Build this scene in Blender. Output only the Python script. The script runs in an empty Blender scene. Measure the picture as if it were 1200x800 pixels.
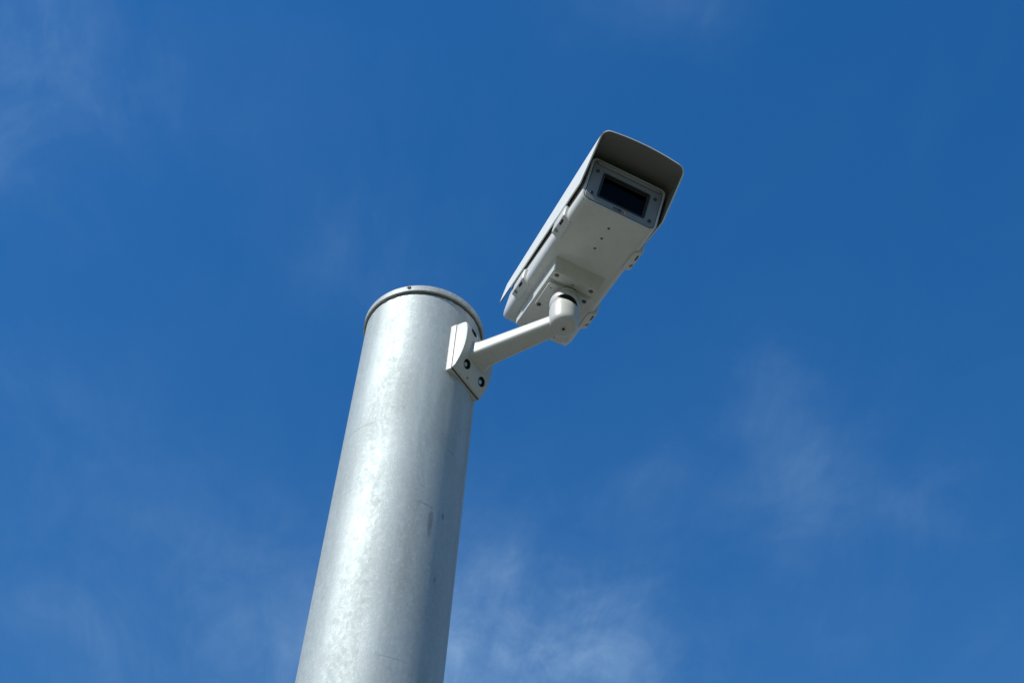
import bpy, bmesh, math, random
from mathutils import Vector, Matrix, noise
R = math.radians
random.seed(7)
sc = bpy.context.scene
col = sc.collection
V = Vector

# ------------------------------------------------------------------ camera
Z0 = 3.244                                   # height of the pole cap's lower rim above the ground
CAM_POS = V((0.0, -1.4340917, 1.6))
cr = V((0.9864901, -0.15405276, 0.05572274))
cu = V((-0.15284093, -0.74306175, 0.65153579))
cf = V((0.05896545, 0.65125032, 0.75656863))
cam = bpy.data.cameras.new('camera')
cam.sensor_fit = 'HORIZONTAL'; cam.sensor_width = 36.0; cam.lens = 36.0 * 1750 / 1200
cam.clip_start = 0.05; cam.clip_end = 6000
co = bpy.data.objects.new('camera', cam); col.objects.link(co)
co.matrix_world = Matrix(((cr.x, cu.x, -cf.x, CAM_POS.x), (cr.y, cu.y, -cf.y, CAM_POS.y),
                          (cr.z, cu.z, -cf.z, CAM_POS.z), (0, 0, 0, 1)))
sc.camera = co

# ------------------------------------------------------------------ sun and sky
SUN_AZ, SUN_EL = 52.5, 43.0                  # azimuth: degrees left of the direction from the pole to the camera
sd = V((-math.sin(R(SUN_AZ)) * math.cos(R(SUN_EL)), -math.cos(R(SUN_AZ)) * math.cos(R(SUN_EL)), math.sin(R(SUN_EL))))
sun = bpy.data.lights.new('sun', 'SUN'); sun.energy = 5.0; sun.angle = R(0.53); sun.color = (1.0, 0.975, 0.90)
so = bpy.data.objects.new('sun', sun); col.objects.link(so)
so.rotation_euler = (-sd).to_track_quat('-Z', 'Y').to_euler(); so.location = sd * 30

world = bpy.data.worlds.new('World'); sc.world = world; world.use_nodes = True
nt = world.node_tree; N = nt.nodes; L = nt.links; N.clear()
def node(t, tree=None, **kw):
    n = (tree or nt).nodes.new(t)
    for k, v in kw.items():
        setattr(n, k, v)
    return n
def val(n, name, v): n.inputs[name].default_value = v; return n
def mathn(op, a, b=None, tree=None, clamp=False):
    t = tree or nt
    m = t.nodes.new('ShaderNodeMath'); m.operation = op; m.use_clamp = clamp
    for i, q in enumerate((a, b)):
        if q is None: continue
        if isinstance(q, (int, float)): m.inputs[i].default_value = q
        else: t.links.new(q, m.inputs[i])
    return m.outputs[0]
sky = node('ShaderNodeTexSky', sky_type='NISHITA')
sky.sun_disc = False; sky.sun_elevation = R(SUN_EL)
sky.sun_rotation = math.atan2(sd.x, sd.y)
sky.altitude = 0; sky.air_density = 2.0; sky.dust_density = 0.0; sky.ozone_density = 10.0
hsv = node('ShaderNodeHueSaturation'); val(hsv, 'Saturation', 1.235); val(hsv, 'Value', 1.0); val(hsv, 'Hue', 0.497)
L.new(sky.outputs[0], hsv.inputs['Color'])
tint = node('ShaderNodeMixRGB', blend_type='MULTIPLY'); tint.inputs[0].default_value = 1.0; L.new(hsv.outputs[0], tint.inputs[1]); tint.inputs[2].default_value = (0.98, 0.875, 1.05, 1)
# thin cirrus: a flat layer far overhead, looked up by where each sight line meets it
tc = node('ShaderNodeTexCoord'); sep = node('ShaderNodeSeparateXYZ'); L.new(tc.outputs['Generated'], sep.inputs[0])
zz = mathn('MAXIMUM', sep.outputs[2], 0.06)
px = mathn('DIVIDE', sep.outputs[0], zz); py = mathn('DIVIDE', sep.outputs[1], zz)
plane = node('ShaderNodeCombineXYZ'); L.new(px, plane.inputs[0]); L.new(py, plane.inputs[1])
def noise_at(scale, rot, stretch, detail, rough, dist, off, sy=1.0):
    mp = node('ShaderNodeMapping'); mp.inputs['Rotation'].default_value = (0, 0, R(rot))
    mp.inputs['Scale'].default_value = (stretch, sy, 1); mp.inputs['Location'].default_value = off
    L.new(plane.outputs[0], mp.inputs[0])
    nz = node('ShaderNodeTexNoise'); val(nz, 'Scale', scale); val(nz, 'Detail', detail); val(nz, 'Roughness', rough); val(nz, 'Distortion', dist)
    L.new(mp.outputs[0], nz.inputs['Vector']); return nz.outputs['Fac']
def ramp(x, a, b):
    m = node('ShaderNodeMapRange', interpolation_type='SMOOTHSTEP'); val(m, 'From Min', a); val(m, 'From Max', b); L.new(x, m.inputs['Value']); return m.outputs[0]
warp = node('ShaderNodeTexNoise'); val(warp, 'Scale', 5.0); val(warp, 'Detail', 5); val(warp, 'Roughness', 0.6); L.new(plane.outputs[0], warp.inputs['Vector'])
wv = node('ShaderNodeVectorMath', operation='MULTIPLY_ADD'); L.new(warp.outputs['Color'], wv.inputs[0]); wv.inputs[1].default_value = (0.22, 0.22, 0); wv.inputs[2].default_value = (-0.11, -0.11, 0)
pw = node('ShaderNodeVectorMath', operation='ADD'); L.new(plane.outputs[0], pw.inputs[0]); L.new(wv.outputs[0], pw.inputs[1])
fine = noise_at(26.0, -14, 1.0, 10, 0.66, 0.9, (3.1, 0.7, 0), 0.34)
big = noise_at(7.0, -10, 1.0, 7, 0.60, 0.6, (1.7, 4.2, 0), 0.55)
soft = noise_at(2.0, 0, 1.0, 3, 0.5, 0.0, (8.0, 2.0, 0))
# wisps that the sky of this place has, each a soft ragged patch of the layer: centre, radius, thickness
WISPS = [((0.135, 1.25), 0.122, 0.85), ((0.075, 1.34), 0.146, 0.95), ((0.20, 1.30), 0.134, 0.77), ((0.175, 1.14), 0.085, 0.41), ((0.365, 0.97), 0.067, 0.50),
         ((0.335, 0.885), 0.043, 0.41), ((0.40, 1.05), 0.061, 0.38), ((0.505, 1.00), 0.049, 0.50), ((0.235, 1.01), 0.043, 0.25), ((-0.365, 0.65), 0.090, 0.95),
         ((-0.365, 0.74), 0.07, 0.70), ((0.13, 0.485), 0.061, 0.45), ((-0.03, 0.78), 0.067, 0.32), ((-0.18, 1.37), 0.220, 0.60), ((-0.34, 1.10), 0.12, 0.22), ((-0.02, 1.22), 0.098, 0.20),
         ((0.52, 1.16), 0.159, 0.18), ((-0.20, 0.72), 0.122, 0.14)]
acc = None
for (cx, cy), r, k in WISPS:
    d = node('ShaderNodeVectorMath', operation='DISTANCE'); L.new(pw.outputs[0], d.inputs[0]); d.inputs[1].default_value = (cx, cy, 0)
    q = mathn('DIVIDE', d.outputs['Value'], r); q = mathn('MULTIPLY', q, q); q = mathn('MULTIPLY', q, -1.0)
    g = mathn('MULTIPLY', mathn('EXPONENT', q), k)
    acc = g if acc is None else mathn('ADD', acc, g)
# the rest of the sky carries the same thin wisps at random
far = mathn('MULTIPLY', ramp(soft, 0.48, 0.80), 0.5)
dv = node('ShaderNodeVectorMath', operation='DISTANCE'); L.new(plane.outputs[0], dv.inputs[0]); dv.inputs[1].default_value = (0.1, 0.95, 0)
far = mathn('MULTIPLY', far, ramp(dv.outputs['Value'], 0.55, 0.95))
cover = mathn('ADD', acc, far)
body_ = mathn('MULTIPLY', mathn('ADD', mathn('MULTIPLY', ramp(fine, 0.20, 0.84), 0.50), 0.50), mathn('ADD', mathn('MULTIPLY', ramp(big, 0.28, 0.74), 1.0), 0.28))
wisp = mathn('MULTIPLY', cover, body_)
veil = mathn('MULTIPLY', ramp(big, 0.25, 0.85), 0.045)
wisp = mathn('MULTIPLY', mathn('ADD', wisp, veil), 0.195, clamp=True)
mix = node('ShaderNodeMixRGB'); L.new(wisp, mix.inputs[0]); L.new(tint.outputs[0], mix.inputs[1]); mix.inputs[2].default_value = (4.4, 6.4, 8.6, 1)
bg = node('ShaderNodeBackground'); val(bg, 'Strength', 0.108); L.new(mix.outputs[0], bg.inputs[0])
wo = node('ShaderNodeOutputWorld'); L.new(bg.outputs[0], wo.inputs[0])

sc.view_settings.view_transform = 'Standard'; sc.view_settings.look = 'None'
sc.view_settings.exposure = 0.0; sc.view_settings.gamma = 1.0; sc.view_settings.use_curve_mapping = False

# ------------------------------------------------------------------ materials
def material(name):
    m = bpy.data.materials.new(name); m.use_nodes = True
    return m, m.node_tree, m.node_tree.nodes['Principled BSDF']
def tnoise(t, coord, scale, detail=4, rough=0.55, stretch=(1, 1, 1), dist=0.0):
    mp = t.nodes.new('ShaderNodeMapping'); mp.inputs['Scale'].default_value = stretch; t.links.new(coord, mp.inputs[0])
    n = t.nodes.new('ShaderNodeTexNoise'); n.inputs['Scale'].default_value = scale; n.inputs['Detail'].default_value = detail
    n.inputs['Roughness'].default_value = rough; n.inputs['Distortion'].default_value = dist; t.links.new(mp.outputs[0], n.inputs['Vector'])
    return n.outputs['Fac']
def tramp(t, x, stops):
    c = t.nodes.new('ShaderNodeValToRGB'); t.links.new(x, c.inputs[0])
    els = c.color_ramp.elements
    while len(els) < len(stops): els.new(0.5)
    for e, (p, k) in zip(els, stops):
        e.position = p; e.color = (*k, 1) if len(k) == 3 else k
    return c.outputs[0]
def trange(t, x, a, b, lo, hi):
    m = t.nodes.new('ShaderNodeMapRange'); t.links.new(x, m.inputs[0])
    for k, q in zip(('From Min', 'From Max', 'To Min', 'To Max'), (a, b, lo, hi)): m.inputs[k].default_value = q
    return m.outputs[0]
def tmix(t, f, a, b, mode='MIX'):
    m = t.nodes.new('ShaderNodeMixRGB'); m.blend_type = mode
    for i, q in enumerate((f, a, b)):
        if hasattr(q, 'links') or hasattr(q, 'is_linked'): t.links.new(q, m.inputs[i])
        elif isinstance(q, (int, float)): m.inputs[i].default_value = q
        else: m.inputs[i].default_value = (*q, 1)
    return m.outputs[0]
def tbump(t, bs, h, strength, dist):
    b = t.nodes.new('ShaderNodeBump'); b.inputs['Strength'].default_value = strength; b.inputs['Distance'].default_value = dist
    t.links.new(h, b.inputs['Height']); t.links.new(b.outputs[0], bs.inputs['Normal'])
def objc(t): return t.nodes.new('ShaderNodeTexCoord').outputs['Object']

def galvanised(name, base, dark, metal, r0, r1, bump):
    m, t, b = material(name); c = objc(t)
    vo = t.nodes.new('ShaderNodeTexVoronoi'); vo.inputs['Scale'].default_value = 260; vo.inputs['Randomness'].default_value = 1
    mp = t.nodes.new('ShaderNodeMapping'); mp.inputs['Scale'].default_value = (1, 1, 0.55)
    wob = t.nodes.new('ShaderNodeTexNoise'); wob.inputs['Scale'].default_value = 60; wob.inputs['Detail'].default_value = 3; t.links.new(c, wob.inputs['Vector'])
    ad = t.nodes.new('ShaderNodeVectorMath'); ad.operation = 'MULTIPLY_ADD'; t.links.new(wob.outputs['Color'], ad.inputs[0]); ad.inputs[1].default_value = (.012, .012, .012); t.links.new(c, ad.inputs[2])
    t.links.new(ad.outputs[0], mp.inputs[0]); t.links.new(mp.outputs[0], vo.inputs['Vector'])
    sp = t.nodes.new('ShaderNodeSeparateColor'); t.links.new(vo.outputs['Color'], sp.inputs[0])
    spang = sp.outputs[0]
    cloud = tnoise(t, c, 14, 5, .6, (1, 1, .35)); streak = tnoise(t, c, 40, 4, .55, (1, 1, .03))
    grit = tnoise(t, c, 620, 3, .7)
    k = tmix(t, trange(t, cloud, .3, .7, 0, 1), dark, base)
    k = tmix(t, trange(t, spang, 0, 1, 0, .22), k, tuple(min(1, x * 1.25) for x in base))
    k = tmix(t, trange(t, streak, .52, .75, 0, .35), k, tuple(x * .78 for x in dark))
    spots = tnoise(t, c, 55, 3, .5, (1, 1, .7))
    k = tmix(t, trange(t, spots, .70, .76, 0, .55), k, (.20, .20, .19))
    hair = tnoise(t, c, 9, 2, .4, (1, 1, 14), .3)
    k = tmix(t, trange(t, hair, .715, .735, 0, .28), k, (.24, .25, .25))
    wash = tnoise(t, c, 26, 5, .65, (1, 1, .12), .4)
    k = tmix(t, trange(t, wash, .52, .72, 0, .40), k, tuple(min(1, x * 1.32) for x in base))
    flake = tnoise(t, c, 260, 4, .65, (1, 1, .8))
    k = tmix(t, trange(t, flake, .50, .72, 0, .34), k, tuple(min(1, x * 1.4) for x in base))
    t.links.new(k, b.inputs['Base Color']); b.inputs['Metallic'].default_value = metal; b.inputs['Diffuse Roughness'].default_value = 1.0
    rr = t.nodes.new('ShaderNodeMath'); rr.operation = 'ADD'
    t.links.new(trange(t, spang, 0, 1, r0, r1), rr.inputs[0]); t.links.new(trange(t, cloud, .3, .7, .05, -.05), rr.inputs[1])
    t.links.new(rr.outputs[0], b.inputs['Roughness'])
    h = t.nodes.new('ShaderNodeMath'); h.operation = 'MULTIPLY_ADD'; t.links.new(grit, h.inputs[0]); h.inputs[1].default_value = 1.1; t.links.new(tnoise(t, c, 70, 4, .6), h.inputs[2])
    tbump(t, b, h.outputs[0], bump, .002)
    return m
def scuffs(m, marks):
    """worn marks on the zinc, each a ragged spot: centre, half size, strength"""
    t = m.node_tree; b = t.nodes['Principled BSDF']; c = objc(t)
    old = b.inputs['Base Color'].links[0].from_socket
    jag = t.nodes.new('ShaderNodeTexNoise'); jag.inputs['Scale'].default_value = 240; jag.inputs['Detail'].default_value = 4; t.links.new(c, jag.inputs['Vector'])
    k = old
    for (cx, cy, cz), (hx, hz), st, tone in marks:
        d = t.nodes.new('ShaderNodeVectorMath'); d.operation = 'SUBTRACT'; t.links.new(c, d.inputs[0]); d.inputs[1].default_value = (cx, cy, cz)
        q = t.nodes.new('ShaderNodeVectorMath'); q.operation = 'DIVIDE'; t.links.new(d.outputs[0], q.inputs[0]); q.inputs[1].default_value = (hx, hx * 1.5, hz)
        ln_ = t.nodes.new('ShaderNodeVectorMath'); ln_.operation = 'LENGTH'; t.links.new(q.outputs[0], ln_.inputs[0])
        e = t.nodes.new('ShaderNodeMath'); e.operation = 'ADD'; t.links.new(ln_.outputs['Value'], e.inputs[0]); t.links.new(jag.outputs['Fac'], e.inputs[1])
        mr = t.nodes.new('ShaderNodeMapRange'); t.links.new(e.outputs[0], mr.inputs[0])
        for kk, q2 in zip(('From Min', 'From Max', 'To Min', 'To Max'), (1.2, 1.65, st, 0)): mr.inputs[kk].default_value = q2
        k = tmix(t, mr.outputs[0], k, tone)
    t.links.new(k, b.inputs['Base Color'])
def paint(name, colr, rough, dirt=.40, bump=.10):
    m, t, b = material(name); c = objc(t)
    n1 = tnoise(t, c, 22, 6, .62); n2 = tnoise(t, c, 160, 4, .6)
    k = tmix(t, trange(t, n1, .45, .8, 0, dirt), colr, tuple(x * y for x, y in zip(colr, (.70, .68, .62))))
    k = tmix(t, trange(t, n2, .62, .78, 0, dirt * .7), k, tuple(x * .72 for x in colr))
    n3 = tnoise(t, c, 75, 4, .6, (1, 1, .18), .3)
    k = tmix(t, trange(t, n3, .56, .74, 0, dirt * .6), k, tuple(x * y for x, y in zip(colr, (.66, .62, .54))))
    t.links.new(k, b.inputs['Base Color'])
    t.links.new(trange(t, n1, .3, .7, rough - .05, rough + .08), b.inputs['Roughness'])
    tbump(t, b, tnoise(t, c, 900, 2, .5), bump, .0006)
    return m
def plain(name, colr, rough, metal=0.0, scale=200, amt=.25):
    m, t, b = material(name); c = objc(t)
    k = tmix(t, trange(t, tnoise(t, c, scale, 3), .35, .7, 0, amt), colr, tuple(x * .6 for x in colr))
    t.links.new(k, b.inputs['Base Color']); b.inputs['Roughness'].default_value = rough; b.inputs['Metallic'].default_value = metal; b.inputs['Diffuse Roughness'].default_value = 1.0
    return m
M = {}
M['galv'] = galvanised('galvanised_steel', (.50, .548, .545), (.41, .452, .452), .58, .66, .74, .13)
scuffs(M['galv'], [((.0424, -.0725, 2.826), (.0035, .022), .40, (.10, .11, .12)), ((.0575, -.0613, 2.848), (.0022, .006), .4, (.10, .11, .12)),
                   ((.0345, -.0766, 2.850), (.012, .0013), .3, (.13, .13, .13)), ((-.0269, -.0796, 2.839), (.006, .008), .25, (.24, .24, .23)), ((.020, -.0816, 2.612), (.022, .0010), .25, (.18, .18, .18)),
                   ((.049, -.0682, 3.03), (.006, .055), .55, (.66, .67, .65)), ((-.050, -.0675, 2.66), (.007, .006), .2, (.26, .26, .25))])
M['cap'] = galvanised('galvanised_cap', (.50, .53, .525), (.36, .385, .38), .40, .60, .70, .20)
M['paint'] = paint('housing_paint', (.595, .60, .58), .38)
M['arm'] = paint('bracket_paint', (.535, .545, .53), .36)
M['shield'] = paint('shield_paint', (.70, .71, .67), .40, .18)
M['inner_shade'] = paint('shield_inside_shade', (.17, .168, .16), .6, .2)  # shade under the shield put into a dark colour; no separate lining
M['bezel'] = paint('front_plate_paint', (.21, .215, .22), .42, .18)
M['rubber'] = plain('black_rubber', (.018, .018, .018), .6)
M['black'] = plain('black_interior', (.012, .012, .013), .7)
M['screw'] = plain('zinc_screw', (.42, .42, .41), .35, .9)
M['dull'] = plain('dull_screw', (.09, .088, .082), .5, .5)
M['red'] = plain('red_print', (.55, .07, .03), .5, amt=.05)
M['yellow'] = plain('yellow_print', (.75, .45, .03), .5, amt=.05)
M['ink'] = plain('black_print', (.02, .02, .022), .5, amt=.05)
M['sealant'] = plain('grey_sealant', (.10, .095, .085), .7, amt=.5)
M['lens'] = plain('lens_barrel', (.03, .03, .032), .35)
def glass():
    m, t, b = material('window_glass')
    b.inputs['Base Color'].default_value = (.30, .31, .31, 1); b.inputs['Roughness'].default_value = .03
    b.inputs['Transmission Weight'].default_value = 1.0; b.inputs['IOR'].default_value = 1.13
    c = objc(t); t.links.new(trange(t, tnoise(t, c, 90, 4), .4, .8, .02, .12), b.inputs['Roughness'])
    return m
M['glass'] = glass()
def groundmat():
    m, t, b = material('pale_paving'); c = objc(t)
    k = tmix(t, tnoise(t, c, .6, 6), (.255, .232, .195), (.31, .28, .24))
    k = tmix(t, trange(t, tnoise(t, c, 60, 5, .65), .35, .75, 0, .5), k, (.20, .182, .152))
    t.links.new(k, b.inputs['Base Color']); b.inputs['Roughness'].default_value = .85
    tbump(t, b, tnoise(t, c, 120, 4), .3, .01)
    return m
M['ground'] = groundmat()
def grassmat():
    m, t, b = material('short_grass'); c = objc(t)
    k = tmix(t, tnoise(t, c, .35, 6), (.045, .070, .022), (.085, .095, .035))
    k = tmix(t, trange(t, tnoise(t, c, 30, 5, .7), .35, .75, 0, .6), k, (.035, .05, .02))
    t.links.new(k, b.inputs['Base Color']); b.inputs['Roughness'].default_value = .9
    tbump(t, b, tnoise(t, c, 60, 5, .7), .6, .04)
    return m
M['grass'] = grassmat()

# ------------------------------------------------------------------ mesh helpers
def finish(bm, name, mat, parent=None, smooth=35, mats=None):
    bmesh.ops.recalc_face_normals(bm, faces=bm.faces[:])
    me = bpy.data.meshes.new(name); bm.to_mesh(me); bm.free()
    for f in me.polygons: f.use_smooth = True
    me.set_sharp_from_angle(angle=R(smooth))
    for q in (mats or [mat]): me.materials.append(M[q])
    o = bpy.data.objects.new(name, me); col.objects.link(o)
    if parent is not None: o.parent = parent
    return o
def root(name, loc, mat3=None, label=None, cat=None):
    o = bpy.data.objects.new(name, None); col.objects.link(o); o.empty_display_size = .05
    mw = Matrix.Translation(loc)
    if mat3: mw = mw @ mat3.to_4x4()
    o.matrix_world = mw; o['label'] = label; o['category'] = cat
    return o
def ring_loft(rings, cap=True, closed=True):
    bm = bmesh.new(); rv = [[bm.verts.new(p) for p in r] for r in rings]; n = len(rings[0])
    for a, b in zip(rv, rv[1:]):
        for i in range(n if closed else n - 1):
            bm.faces.new((a[i], a[(i + 1) % n], b[(i + 1) % n], b[i]))
    if cap: bm.faces.new(rv[0]); bm.faces.new(rv[-1])
    return bm
def rrect(x0, x1, z0, z1, radii, seg=6):
    """rounded rectangle points; radii for (x0z0, x1z0, x1z1, x0z1)"""
    if not isinstance(radii, (tuple, list)): radii = (radii,) * 4
    out = []
    for (cx, cz, a0), r in zip(((x0, z0, 180), (x1, z0, 270), (x1, z1, 0), (x0, z1, 90)), radii):
        sx = 1 if cx == x0 else -1; sz = 1 if cz == z0 else -1
        for i in range(seg + 1):
            a = R(a0 + 90 * i / seg); out.append((cx + sx * r + r * math.cos(a), cz + sz * r + r * math.sin(a)))
    return out
def inset_poly(pts, d):
    cx = sum(p[0] for p in pts) / len(pts); cz = sum(p[1] for p in pts) / len(pts)
    out = []
    n = len(pts)
    for i, p in enumerate(pts):
        a, b = V(pts[i - 1]), V(pts[(i + 1) % n]); tn = (b - a).normalized(); nr = V((-tn.y, tn.x))
        if nr.dot(V((cx, cz)) - V(p)) < 0: nr = -nr
        q = V(p) + nr * d; out.append((q.x, q.y))
    return out
def prism_y(pts, y0, y1, bev=0.0, seg=3):
    """extrude an (x,z) outline along y with rounded end edges"""
    rings = []
    if bev > 0:
        for i in range(seg + 1):
            a = R(90 * i / seg); rings.append((y0 + bev * (1 - math.sin(a)), bev * (1 - math.cos(a)) if False else bev * (1 - math.sin(a))))
        rings = []
        for i in range(seg + 1):
            a = R(90 * i / seg); rings.append((y0 + bev * (1 - math.sin(a)), bev * (1 - math.cos(R(90) - a)) if False else bev * (1 - math.sin(R(90) - (R(90) - a)))))
        rings = [(y0 + bev * (1 - math.cos(R(90 * i / seg))), bev * (1 - math.sin(R(90 * i / seg)))) for i in range(seg + 1)]
        rings += [(y1 - bev * (1 - math.cos(R(90 * i / seg))), bev * (1 - math.sin(R(90 * i / seg)))) for i in range(seg, -1, -1)]
    else: rings = [(y0, 0), (y1, 0)]
    return ring_loft([[(x, y, z) for x, z in (inset_poly(pts, d) if d else pts)] for y, d in rings])
def lathe(profile, n=48, cx=0, cy=0):
    """profile of (r,z) from bottom to top around a vertical axis"""
    bm = bmesh.new(); rows = []
    for r, z in profile:
        if r < 1e-6: rows.append([bm.verts.new((cx, cy, z))])
        else: rows.append([bm.verts.new((cx + r * math.cos(2 * math.pi * i / n), cy + r * math.sin(2 * math.pi * i / n), z)) for i in range(n)])
    for a, b in zip(rows, rows[1:]):
        for i in range(n):
            j = (i + 1) % n
            if len(a) == 1 and len(b) == 1: continue
            if len(a) == 1: bm.faces.new((a[0], b[j], b[i]))
            elif len(b) == 1: bm.faces.new((a[i], a[j], b[0]))
            else: bm.faces.new((a[i], a[j], b[j], b[i]))
    for row, flip in ((rows[0], 1), (rows[-1], 0)):
        if len(row) > 1: bm.faces.new(row[::-1] if flip else row)
    return bm
def orient(bm, pos, zdir, xdir=None):
    z = V(zdir).normalized(); x = V(xdir) if xdir else (V((1, 0, 0)) if abs(z.x) < .9 else V((0, 1, 0)))
    x = (x - z * x.dot(z)).normalized(); y = z.cross(x)
    m = Matrix(((x.x, y.x, z.x, pos[0]), (x.y, y.y, z.y, pos[1]), (x.z, y.z, z.z, pos[2]), (0, 0, 0, 1)))
    bmesh.ops.transform(bm, matrix=m, verts=bm.verts[:]); return bm
def cutter(bm):
    me = bpy.data.meshes.new('cutter'); bmesh.ops.recalc_face_normals(bm, faces=bm.faces[:]); bm.to_mesh(me); bm.free()
    o = bpy.data.objects.new('cutter', me); col.objects.link(o); return o
def carve(o, cutters, smooth=35):
    """subtract solids from o (both in o's own space) and keep the plain result"""
    par = o.parent; mw = o.matrix_world.copy(); o.parent = None; o.matrix_world = Matrix()
    for c in cutters:
        md = o.modifiers.new('cut', 'BOOLEAN'); md.operation = 'DIFFERENCE'; md.solver = 'EXACT'; md.object = c
    bpy.context.view_layer.update()
    dg = bpy.context.evaluated_depsgraph_get()
    me = bpy.data.meshes.new_from_object(o.evaluated_get(dg))
    o.modifiers.clear(); o.data = me
    for f in me.polygons: f.use_smooth = True
    me.set_sharp_from_angle(angle=R(smooth))
    for c in cutters:
        d = c.data; bpy.data.objects.remove(c); bpy.data.meshes.remove(d)
    o.parent = par
    return o
def pan_screw(r, h, sock=.45, hexa=True):
    """a screw head with a socket, along +z, base at 0"""
    n = 24
    pr = [(r, -.002), (r, h * .55), (r * .93, h * .82), (r * .78, h), (r * sock, h), (r * sock, h * .35), (0, h * .35)]
    return lathe(pr, n)
def bolt_head(r, h):
    bm = lathe([(r * 1.25, -.001), (r * 1.25, h * .2), (r * 1.0, h * .22)], 24)
    b2 = lathe([(r, h * .1), (r, h * .85), (r * .85, h)], 6)
    me = bpy.data.meshes.new('t'); b2.to_mesh(me); b2.free(); bm.from_mesh(me); bpy.data.meshes.remove(me)
    return bm

# ------------------------------------------------------------------ ground
def disc(rad, z, wob=0.0):
    bm = bmesh.new(); nn = 64; rows = []
    for r in rad:
        if r == 0: rows.append([bm.verts.new((0, 0, z))]); continue
        rows.append([bm.verts.new((r * (1 + wob * math.sin(i * .7) * math.cos(i * .23)) * math.cos(2 * math.pi * i / nn), r * (1 + wob * math.sin(i * .7) * math.cos(i * .23)) * math.sin(2 * math.pi * i / nn), z)) for i in range(nn)])
    for a, b in zip(rows, rows[1:]):
        for i in range(nn):
            j = (i + 1) % nn
            bm.faces.new((a[0], b[i], b[j]) if len(a) == 1 else (a[i], b[i], b[j], a[j]))
    return bm
g = finish(disc([0, 1, 4, 15, 60, 300, 1500], -.06), 'ground', 'grass'); g['kind'] = 'structure'
g = finish(disc([0, .5, 1, 2, 3.6], 0), 'pavement', 'ground'); g['kind'] = 'structure'
for v in g.data.vertices: v.co.x -= .5; v.co.y += 1.7
bm = bmesh.new()
bm.from_mesh(g.data)
ed = [e for e in bm.edges if e.is_boundary]
ex = bmesh.ops.extrude_edge_only(bm, edges=ed)
for v in [q for q in ex['geom'] if isinstance(q, bmesh.types.BMVert)]: v.co.z = -.12
bm.to_mesh(g.data); bm.free()

# ------------------------------------------------------------------ pole
PR = .084
pole = root('steel_pole', (0, 0, 0), None, 'thick round galvanised steel pole carrying the camera bracket', 'pole')
hs = [0.002, .5, 1, 1.5, 2, 2.4, 2.8, 3.0, 3.1, Z0 - .03, Z0 - .004, Z0 + .004]
bm = lathe([(PR, h) for h in hs], 128)
finish(bm, 'shaft', 'galv', pole)
CR = .0880
bm = lathe([(PR - .004, Z0 + .0005), (CR - .0012, Z0), (CR, Z0 + .0012), (CR, Z0 + .0110), (CR - .0012, Z0 + .0132), (CR - .0045, Z0 + .0148), (.05, Z0 + .0180), (0, Z0 + .0190)], 128)
cap = finish(bm, 'cap', 'cap', pole)
for az in (-20.5, 100, 219):
    a = R(az); d = V((math.sin(a), -math.cos(a), 0))
    bm = orient(pan_screw(.0028, .0022), d * (CR - .0004) + V((0, 0, Z0 + .008)), d)
    finish(bm, 'screw', 'dull', cap)
# uneven bead of sealant squeezed out between cap and shaft
NB = 160; rings = []
def bead(i, amp, sc_): return amp * noise.noise(V((math.cos(2 * math.pi * i / NB) * sc_, math.sin(2 * math.pi * i / NB) * sc_, 3.3)))
for dr, dz in ((-.0012, .0004), (.0020, .0004), (.0014, -.0016), (.0004, -.0030), (-.0012, -.0034)):
    rings.append([((PR + dr + (bead(i, .0008, 9) if dr > 0 else 0)) * math.cos(2 * math.pi * i / NB), (PR + dr + (bead(i, .0008, 9) if dr > 0 else 0)) * math.sin(2 * math.pi * i / NB), Z0 + dz + (bead(i, .0016, 14) + bead(i, .0010, 40) if dz < 0 else 0)) for i in range(NB)])
finish(ring_loft(rings + rings[:1], cap=False), 'sealant_bead', 'sealant', pole)
# flat flange with its nuts at the foot of the pole
bm = lathe([(PR + .0005, .004), (.15, .004), (.15, .020), (.147, .022), (PR + .0005, .022)], 64)
bm.faces.ensure_lookup_table()
for f in [f for f in bm.faces if len(f.verts) > 4]: bm.faces.remove(f)
fl = finish(bm, 'base_flange', 'galv', pole)
for k in range(4):
    a = R(45 + 90 * k); finish(orient(bolt_head(.014, .018), (math.cos(a) * .122, math.sin(a) * .122, .0225), (0, 0, 1)), 'nut', 'cap', fl)

# ------------------------------------------------------------------ bracket
PHI = R(50.0)
n = V((math.sin(PHI), -math.cos(PHI), 0)); t = V((math.cos(PHI), math.sin(PHI), 0)); zv = V((0, 0, 1))
BL = n * .086 + V((0, 0, Z0 - .099))
br = root('wall_bracket', BL, None, 'white painted bracket arm bolted to the side of the steel pole', 'bracket')
def W(nn_, tt, zz_):                      # bracket coordinates (out, across, height under cap rim) to the empty's space
    return n * nn_ + t * tt + V((0, 0, Z0 + zz_)) - BL
def map_nt(bm):                           # mesh drawn with x = across, y = out, z = height
    for v in bm.verts: v.co = W(v.co.y, v.co.x, v.co.z)
    return bm
# saddle behind the cover
bm = prism_y(rrect(-.0345, .0345, -.1462, -.0532, .002), .070, .0852, .0008)
finish(map_nt(bm), 'saddle_plate', 'arm', br)
bm = prism_y(rrect(-.0338, .0338, -.1455, -.054, .002), .0850, .0866)
finish(map_nt(bm), 'gasket', 'rubber', br)
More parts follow.
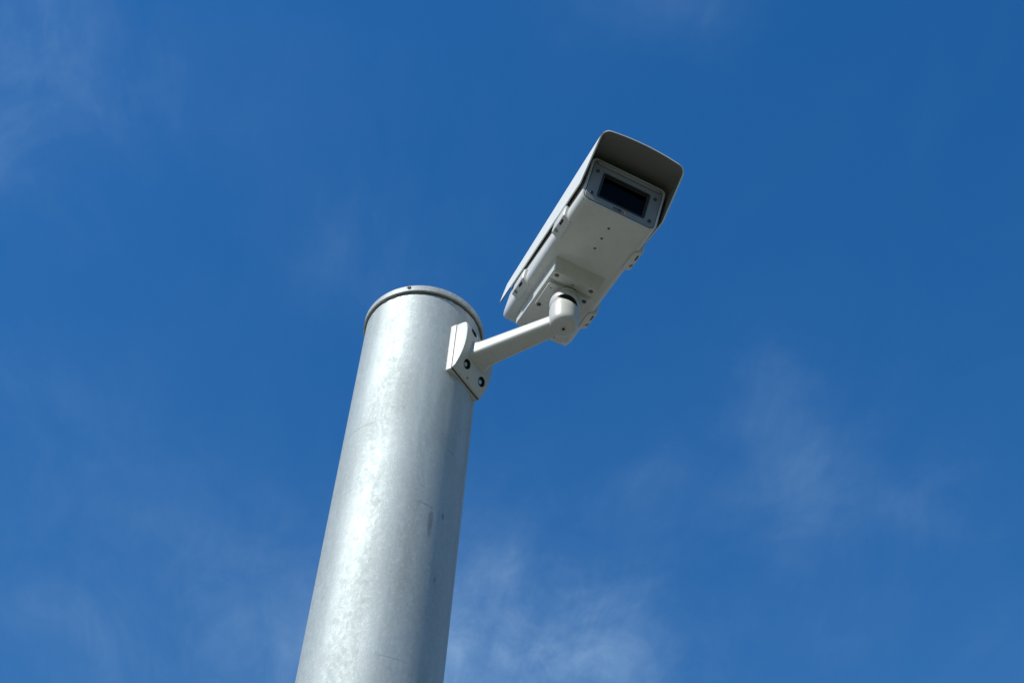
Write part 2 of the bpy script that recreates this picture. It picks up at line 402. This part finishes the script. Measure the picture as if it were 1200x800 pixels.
# cover with a swelling front that slopes back to the lower edge
prof = [(.0864, -.0545), (.0960, -.0545), (.1000, -.0558), (.1025, -.0590), (.1040, -.0640), (.1048, -.0720), (.1050, -.0820), (.1046, -.0940), (.1034, -.1050),
        (.1010, -.1160), (.0978, -.1260), (.0940, -.1345), (.0908, -.1405), (.0888, -.1437), (.0864, -.1445)]
bm = ring_loft([[(tt, p[0], p[1]) for p in prof] for tt in (-.0342, .0342)])
rim = [e for e in bm.edges if abs(e.verts[0].co.x - e.verts[1].co.x) < 1e-6 and max(v.co.y for v in e.verts) > .0866]
bmesh.ops.bevel(bm, geom=rim, offset=.0022, segments=3, profile=.6, affect='EDGES')
cover = finish(map_nt(bm), 'cover', 'arm', br, 30)
cuts = []; BO = []
for tt in (-.0158, .0212):
    for z_, n_, nrm in ((-.1260, .0978, (.935, -.354)), (-.0640, .1040, (.98, .20))):
        d = (n * nrm[0] + zv * nrm[1]).normalized(); p = W(n_, tt, z_)
        BO.append((p, d)); cuts.append(cutter(orient(lathe([(.0074, -.0075), (.0074, .02)], 28), p, d)))
carve(cover, cuts, 30)
for p, d in BO:
    b = finish(orient(bolt_head(.0040, .0036), p - d * .0062, d), 'bolt', 'screw', br)
    finish(orient(lathe([(.0072, 0), (.0072, .0012)], 28), p - d * .0074, d), 'recess_shade_disc', 'rubber', br)  # black disc that darkens the recess floor in place of shade
    sl = lathe([(.0073, -.0072), (.0073, -.0006), (.0063, -.0006), (.0063, -.0071)], 28)
    sl.faces.ensure_lookup_table()
    for f in [f for f in sl.faces if len(f.verts) > 4]: sl.faces.remove(f)
    finish(orient(sl, p, d), 'recess_shade_ring', 'rubber', br)  # black ring added so the recess walls look shaded
for tt in (-.004,):
    finish(orient(lathe([(.0012, -.001), (.0012, .0005)], 12), W(.0915, tt, -.1392), n * .86 - zv * .5), 'drain_plug', 'rubber', br)
# tapered arm
JN = .2395
rings = []
NS = 10
for i in range(NS + 1):
    u = i / NS; nn_ = .0985 + (JN - .004 - .0985) * u
    fl_ = max(0, 1 - u * NS / 1.3) ** 2
    w0 = -.0178 + .0045 * u - .003 * fl_; w1 = .0168 - .0035 * u + .006 * fl_
    z0 = -.1110 + .0005 * u - .004 * fl_; z1 = -.0835 - .0045 * u + .003 * fl_
    rings.append([W(nn_, a, b) for a, b in rrect(w0, w1, z0, z1, (.0065, .0075, .0085, .0095), 7)])
finish(ring_loft(rings), 'arm', 'arm', br, 40)
# upright socket at the end of the arm, with a crescent opening towards the front
JC = n * JN + V((0, 0, Z0)) - BL
prof = [(0, -.1150), (.0085, -.1150), (.0125, -.1146), (.0155, -.1132), (.0181, -.1108), (.0196, -.1072), (.0201, -.103), (.0203, -.096), (.0204, -.088), (.0205, -.080)]
SC_Z, SR = -.0655, .0208
el0 = math.asin(-.0095 / SR)
K = 40
for i in range(K + 1):
    el = R(-24) + (R(72) - R(-24)) * i / K
    prof.append((SR * math.cos(el), SC_Z + SR * math.sin(el)))
bm = lathe(prof, 120)
bmesh.ops.translate(bm, vec=JC, verts=bm.verts[:])
sock = finish(bm, 'socket', 'arm', br, 40, ['arm', 'black'])
def sph(az, el, r=SR): return V((math.sin(R(az)) * math.cos(R(el)), -math.cos(R(az)) * math.cos(R(el)), math.sin(R(el)))) * r
E1, E2, UM, LM = sph(-28, -18), sph(48, -35), sph(4, -4), sph(10, -31)
ed_ = (E2 - E1).normalized(); apex = (E1 + E2) / 2; apex = apex - (apex - ed_ * apex.dot(ed_)).normalized() * .0045
du = (UM - apex); du = (du - ed_ * du.dot(ed_)).normalized(); dl = (LM - apex); dl = (dl - ed_ * dl.dot(ed_)).normalized()
tri3 = [apex, apex + du * .03, apex + dl * .03]
wedge = ring_loft([[p + ed_ * k + JC + V((0, 0, SC_Z)) for p in tri3] for k in (-.04, .04)])
carve(sock, [cutter(wedge)], 40)
for f in sock.data.polygons:              # cut faces coloured black to stand for the shade inside the opening
    q = f.center - JC - V((0, 0, SC_Z))
    if f.center.z - JC.z > -.079 and max((sock.data.vertices[k].co - JC - V((0, 0, SC_Z))).length for k in f.vertices) > SR * .9 and q.length < SR * .95 and abs(f.normal.dot(q.normalized())) < .9 and q.y < 0: f.material_index = 1
bm = lathe([(0, -.0172)] + [(.0172 * math.cos(R(a)), .0172 * math.sin(R(a))) for a in range(-80, 81, 10)] + [(0, .0172)], 40)
bmesh.ops.translate(bm, vec=JC + V((0, 0, SC_Z)), verts=bm.verts[:])
finish(bm, 'ball', 'black', br)
bm = lathe([(.0042, .0), (.0042, .0012), (.0034, .0012), (.0034, .0004), (0, .0004)], 24); orient(bm, JC + V((0, 0, -.1150)), (0, 0, -1))
sk = finish(bm, 'socket_screw', 'arm', sock)
bm = lathe([(.0021, .0006), (.0019, .0010), (0, .0010)], 12); orient(bm, JC + V((0, 0, -.1150)), (0, 0, -1)); finish(bm, 'hex_hole', 'black', sock)

# ------------------------------------------------------------------ camera housing: local x across, y back from the front plate, z up
O_ = V((0.22492463763966652, -0.31322879403148063, -0.06120928377773944 + Z0))
X_ = V((0.9585447412470107, 0.2580647799115883, -0.1208078987354913)).normalized()
F_ = V((0.22563210125159117, -0.9463565097829387, -0.23129961365347412)).normalized()
U_ = X_.cross(-F_).normalized()
B3 = Matrix(((X_.x, -F_.x, U_.x), (X_.y, -F_.y, U_.y), (X_.z, -F_.z, U_.z)))
cm = root('security_camera', O_, B3, 'pale grey box security camera under a sun shield on the bracket arm', 'camera')
B4 = Matrix.Translation(O_) @ B3.to_4x4()
def to_bracket(bm):                       # from housing space into the bracket empty's space
    bmesh.ops.transform(bm, matrix=Matrix.Translation(-BL) @ B4, verts=bm.verts[:]); return bm
HW, HT, HL = .0545, .0792, .305
# body: rounded box whose lower rear edge is well rounded
pts = rrect(-HW, HW, 0, HT, (.0125, .0125, .008, .008), 8)
rings = []
for y, d, lift in [(0, .0012, 0), (.0004, .0004, 0), (.0012, 0, 0), (.10, 0, 0), (.20, 0, 0), (HL - .022, 0, 0), (HL - .014, .0006, .0015), (HL - .008, .002, .005), (HL - .003, .0045, .0105), (HL, .0095, .0185)]:
    q = inset_poly(pts, d) if d else pts
    rings.append([(x, y, max(z, lift) if z < .03 else z) for x, z in q])
body = finish(ring_loft(rings), 'housing', 'paint', cm, 32)
cuts = [cutter(prism_y(rrect(-.0512, .0512, .0030, .0765, .007, 6), -.01, .0034)),
        cutter(prism_y(rrect(-.0395, .0395, .0105, .0620, .003, 4), .0030, .075))]
for y in (.0300, .0529, .0758):
    cuts.append(cutter(orient(lathe([(.0019, -.006), (.0019, .006)], 16), (.0005, y, 0), (0, 0, 1))))
# side grooves under the shield's edge
for s in (-1, 1):
    cuts.append(cutter(prism_y([(s * .0500, .0600), (s * .0580, .0600), (s * .0580, .0640), (s * .0500, .0640)] , .004, HL + .01)))
carve(body, cuts, 32)
for y in (.0300, .0529, .0758):
    finish(orient(lathe([(.00186, -.0002), (.00186, .004)], 12), (.0005, y, .0008), (0, 0, 1)), 'drain_hole', 'black', body)
# front plate
fp = finish(prism_y(rrect(-.0503, .0503, .0038, .0757, .0063, 6), -.0010, .0030, .0007), 'front_plate', 'bezel', cm, 30)
WX0, WX1, WZ0, WZ1 = -.0350, .0350, .0132, .0588
carve(fp, [cutter(prism_y(rrect(WX0, WX1, WZ0, WZ1, .0035, 5), -.01, .01))], 30)
def frame_ring(outer, inner, y0, y1):
    bm = bmesh.new()
    R4 = [[bm.verts.new((x, y, z)) for x, z in p] for p, y in ((outer, y0), (inner, y0), (inner, y1), (outer, y1))]
    k = len(outer)
    for a, b in zip(R4, R4[1:] + R4[:1]):
        for i in range(k): bm.faces.new((a[i], a[(i + 1) % k], b[(i + 1) % k], b[i]))
    return bm
gk = finish(frame_ring(rrect(WX0 + .0001, WX1 - .0001, WZ0 + .0001, WZ1 - .0001, .0034, 5), rrect(WX0 + .0024, WX1 - .0024, WZ0 + .0024, WZ1 - .0024, .0022, 5), -.0016, .0040), 'window_gasket', 'rubber', fp)
finish(frame_ring(rrect(WX0 + .0026, WX1 - .0026, WZ0 + .0026, WZ1 - .0026, .002, 4), rrect(WX0 + .0034, WX1 - .0034, WZ0 + .0034, WZ1 - .0034, .0016, 4), .0006, .0036), 'window_rim', 'dull', fp)
finish(prism_y(rrect(WX0 + .001, WX1 - .001, WZ0 + .001, WZ1 - .001, .002, 4), .0042, .0066), 'window_pane', 'glass', fp)
bx_ = finish(frame_ring(rrect(-.0392, .0392, .0108, .0617, .003, 4), rrect(-.0375, .0375, .0125, .0600, .003, 4), .0070, .0745), 'interior_lining', 'black', body)
finish(prism_y(rrect(-.0376, .0376, .0124, .0601, .003, 4), .0725, .0745), 'interior_back', 'black', body)
ln = finish(orient(lathe([(.014, 0), (.014, .030), (.0125, .032), (.0105, .032), (.0095, .026), (0, .024)], 40), (.004, .072, .034), (0, -1, 0)), 'lens', 'lens', body)
# raised lip across the top of the front plate
finish(prism_y(rrect(-.0470, .0470, .0672, .0738, .003, 5), -.0034, -.0008, .0012), 'brow_lip', 'bezel', fp)
for x, z in ((-.0430, .0560), (-.0425, .0152), (.0418, .0545), (.0424, .0135)):
    finish(orient(pan_screw(.0025, .0014, .5), (x, -.0012, z), (0, -1, 0)), 'screw', 'dull', fp)
# printed lettering and two-coloured triangle under the window
cv = bpy.data.curves.new('lettering', 'FONT'); cv.body = 'AXIS'; cv.size = .0062; cv.align_x = 'LEFT'; cv.extrude = .00008; cv.resolution_u = 3; cv.offset = .0003
tmp = bpy.data.objects.new('lettering_source', cv); col.objects.link(tmp); bpy.context.view_layer.update()
me = bpy.data.meshes.new_from_object(tmp.evaluated_get(bpy.context.evaluated_depsgraph_get()))
bpy.data.objects.remove(tmp); bpy.data.curves.remove(cv)
wx = max(v.co.x for v in me.vertices)
me.transform(Matrix(((.0125 / wx, 0, 0, -.0092), (0, 0, -1, -.00112), (0, 1, 0, .0058), (0, 0, 0, 1))))
me.materials.clear(); me.materials.append(M['ink'])
lt = bpy.data.objects.new('lettering', me); col.objects.link(lt); lt.parent = fp; lt['label'] = 'black letters reading AXIS below the window'
def tri(pts, y, mat, nm):
    bm = bmesh.new(); a = [bm.verts.new((x, y, z)) for x, z in pts]; b = [bm.verts.new((x, y + .0003, z)) for x, z in pts]
    bm.faces.new(a); bm.faces.new(b[::-1]); k = len(pts)
    for i in range(k): bm.faces.new((a[i], a[(i + 1) % k], b[(i + 1) % k], b[i]))
    return finish(bm, nm, mat, fp)
tri([(.0042, .0057), (.0096, .0057), (.0069, .0112)], -.00125, 'red', 'emblem')
tri([(.0069, .0057), (.0096, .0057), (.0069, .0112)], -.00140, 'yellow', 'emblem')

# sun shield: bent sheet, lower edge rising to the rear, front edge raked forward to the roof
SW, SH, SO, CROWN, SR_ = .0612, .0930, .0405, .0052, .0115
def shield_profile(zl, k=14):
    p = []
    for i in range(9): p.append((-SW, zl + (SH - SR_ - zl) * i / 8, i / 8 * .75))
    for i in range(1, 8):
        a = R(180 - 78 * i / 7); p.append((-SW + SR_ + SR_ * math.cos(a), SH - SR_ + SR_ * math.sin(a), .75 + .25 * i / 7))
    x0, z0 = p[-1][0], p[-1][1]
    half = []
    for i in range(1, k + 1):
        x = x0 * (1 - i / k); half.append((x, z0 + CROWN * (1 - (x / x0) ** 2), 1.0))
    left = p + half
    return left + [(-x, z, w) for x, z, w in left[-2::-1]]
def zlow(y):
    u = max(0, min(1, y / .322)); return .0225 + .0290 * u
bm = bmesh.new(); rows = []
ys = [0, .02, .05, .08, .12, .16, .20, .24, .28, .30, .315, .325]
for y in ys:
    pr = shield_profile(zlow(y)); row = []
    for x, z, w in pr:
        yy = y
        zn = max(0, min(1, (z - .0225) / (SH - .0225)))
        if y < .05: yy = y - (SO * zn + .0012) * (1 - y / .05)
        if y > .28:
            k = (y - .28) / .045; yy = y - k * .010 * max(0, (zn - .5)) * 2
        row.append(bm.verts.new((x * (1 - .040 * max(0, y) / .325), yy, z)))
    rows.append(row)
for a, b in zip(rows, rows[1:]):
    for i in range(len(a) - 1): bm.faces.new((a[i], a[i + 1], b[i + 1], b[i]))
bmesh.ops.recalc_face_normals(bm, faces=bm.faces[:])
bm.faces.ensure_lookup_table()
tf = max(bm.faces, key=lambda f: f.calc_center_median().z)
if tf.normal.z < 0: bmesh.ops.reverse_faces(bm, faces=bm.faces[:])
outer = set(bm.faces)
bmesh.ops.solidify(bm, geom=bm.faces[:], thickness=.0018)
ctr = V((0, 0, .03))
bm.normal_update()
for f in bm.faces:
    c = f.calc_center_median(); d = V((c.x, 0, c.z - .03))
    if f.normal.dot(d.normalized()) < -.3: f.material_index = 1  # inner side of the sheet gets the shade-dark colour
finish(bm, 'sun_shield', 'shield', cm, 35, ['shield', 'inner_shade'])
for y in (.07, .24):                       # spacers that carry the shield on the roof of the housing
    finish(prism_y(rrect(-.040, .040, HT - .001, SH - .001, .002), y, y + .02, .001), 'spacer', 'paint', cm)

# latches along both lower edges
def latch(s, y0, y1):
    def pl(k): return [(s * .0468, -.0007 + k), (s * .0590, .0055 + k), (s * .0600, .0085), (s * .0600, .0230), (s * .0580, .0255), (s * .0520, .0255)]
    rings = []
    for y, d in ((y0, .0018), (y0 + .0009, .0005), (y0 + .002, 0), (y1 - .002, 0), (y1 - .0009, .0005), (y1, .0018)):
        q = inset_poly(pl(0), d) if d else pl(0); rings.append([(x, y, z) for x, z in q])
    lo = finish(ring_loft(rings), 'latch', 'paint', cm, 30)
    a = V((s * .0468, 0, -.0007)); b = V((s * .0590, 0, .0055)); e = (b - a).normalized(); nr = V((s * .44, 0, -.9)).normalized()
    nr = (nr - e * nr.dot(e)).normalized()
    c = a + e * .0108
    ps = c + V((0, y0 + .0305, 0)); q = c + V((0, y0 + .0125, 0))
    slot = orient(prism_y(rrect(-.0062, .0062, -.0016, .0016, .0015, 4), -.004, .004), q, e, (0, 1, 0))
    hole = orient(lathe([(.0033, -.0016), (.0033, .006)], 20), ps, nr)
    # slot drawn with its long side along the housing
    bmesh.ops.delete(slot, geom=slot.verts[:], context='VERTS')
    slot = bmesh.new()
    base = prism_y(rrect(-.0062, .0062, -.0016, .0016, .0015, 4), -.0022, .006)
    mt = Matrix(((0, nr.x, e.x, q.x), (1, nr.y, e.y, q.y), (0, nr.z, e.z, q.z), (0, 0, 0, 1)))
    bmesh.ops.transform(base, matrix=mt, verts=base.verts[:])
    carve(lo, [cutter(base), cutter(hole)], 30)
    finish(orient(pan_screw(.0027, .0012, .5), ps - nr * .0014, nr), 'screw', 'screw', lo)
    b2 = prism_y(rrect(-.0060, .0060, -.0014, .0014, .0013, 4), -.0030, -.0012)
    bmesh.ops.transform(b2, matrix=mt, verts=b2.verts[:]); finish(b2, 'slot', 'black', lo)
for s in (-1, 1):
    latch(s, .0500, .0920); latch(s, .2010, .2430)

# mounting block under the housing
bm = bmesh.new()
tp = [(-.0378, .1200, .003), (.0378, .1200, .003), (.0378, .2725, .003), (-.0378, .2725, .003)]
bt = [(-.0330, .1292, -.0190), (.0330, .1292, -.0190), (.0350, .2700, -.0190), (-.0350, .2700, -.0190)]
a = [bm.verts.new(p) for p in tp]; b = [bm.verts.new(p) for p in bt]
bm.faces.new(a); bm.faces.new(b)
for i in range(4): bm.faces.new((a[i], a[(i + 1) % 4], b[(i + 1) % 4], b[i]))
bmesh.ops.bevel(bm, geom=bm.edges[:], offset=.0009, segments=2, affect='EDGES')
blk = finish(bm, 'mounting_block', 'paint', cm, 30)
holes = [(-.0256, .1362, .0036), (.0262, .1368, .0036), (.0006, .1410, .0017), (.0220, .2600, .0020), (-.0220, .2600, .0020)]
cuts = [cutter(orient(lathe([(r, -.010), (r, .010)], 24), (x, y, -.0185), (0, 0, 1))) for x, y, r in holes]
cuts.append(cutter(prism_y([(-.04, -.03), (.04, -.03), (.04, -.0178), (-.04, -.0178)], .1462, .1490)))
carve(blk, cuts, 30)
for x, y, r in holes[:2]:
    finish(orient(lathe([(r * .8, 0), (r * .8, .003), (r * .45, .003), (r * .45, .001), (0, .001)], 20), (x, y, -.0118), (0, 0, -1)), 'screw', 'dull', blk)
for x, y, r in holes[2:]:
    finish(orient(lathe([(r * .9, 0), (r * .9, .004)], 14), (x, y, -.0130), (0, 0, -1)), 'screw_hole', 'black', blk)

# the bracket's own head plate, screwed up against the block, and its neck
pts = rrect(-.0298, .0305, .1500, .2095, .0055, 6)
rings = []
for z, d in ((-.0186, 0), (-.0222, 0), (-.0230, .0004), (-.0234, .0012)):
    q = inset_poly(pts, d) if d else pts; rings.append([(x, y, z) for x, y in q])
hp = finish(to_bracket(ring_loft(rings)), 'head_plate', 'arm', br, 30)
for x, y, r in ((-.0246, .2020, .0030), (.0257, .1560, .0030)):
    finish(to_bracket(orient(pan_screw(r, .0016, .5), (x, y, -.0234), (0, 0, -1))), 'screw', 'dull', hp)
for x, y, r in ((-.0240, .1600, .0011), (.0250, .2020, .0011)):
    finish(to_bracket(orient(lathe([(r, -.001), (r, .0002)], 12), (x, y, -.0234), (0, 0, -1))), 'screw_hole', 'black', hp)
nb = B4.inverted() @ (BL + JC + V((0, 0, SC_Z)))
bm = ring_loft([[(nb.x + (0.0 - nb.x) * 0 + r * math.cos(2 * math.pi * i / 32), nb.y + r * math.sin(2 * math.pi * i / 32), z) for i in range(32)] for r, z in ((.0105, nb.z), (.0110, nb.z + .006), (.0130, -.0250), (.0150, -.0228))])
finish(to_bracket(bm), 'neck', 'arm', br, 40)
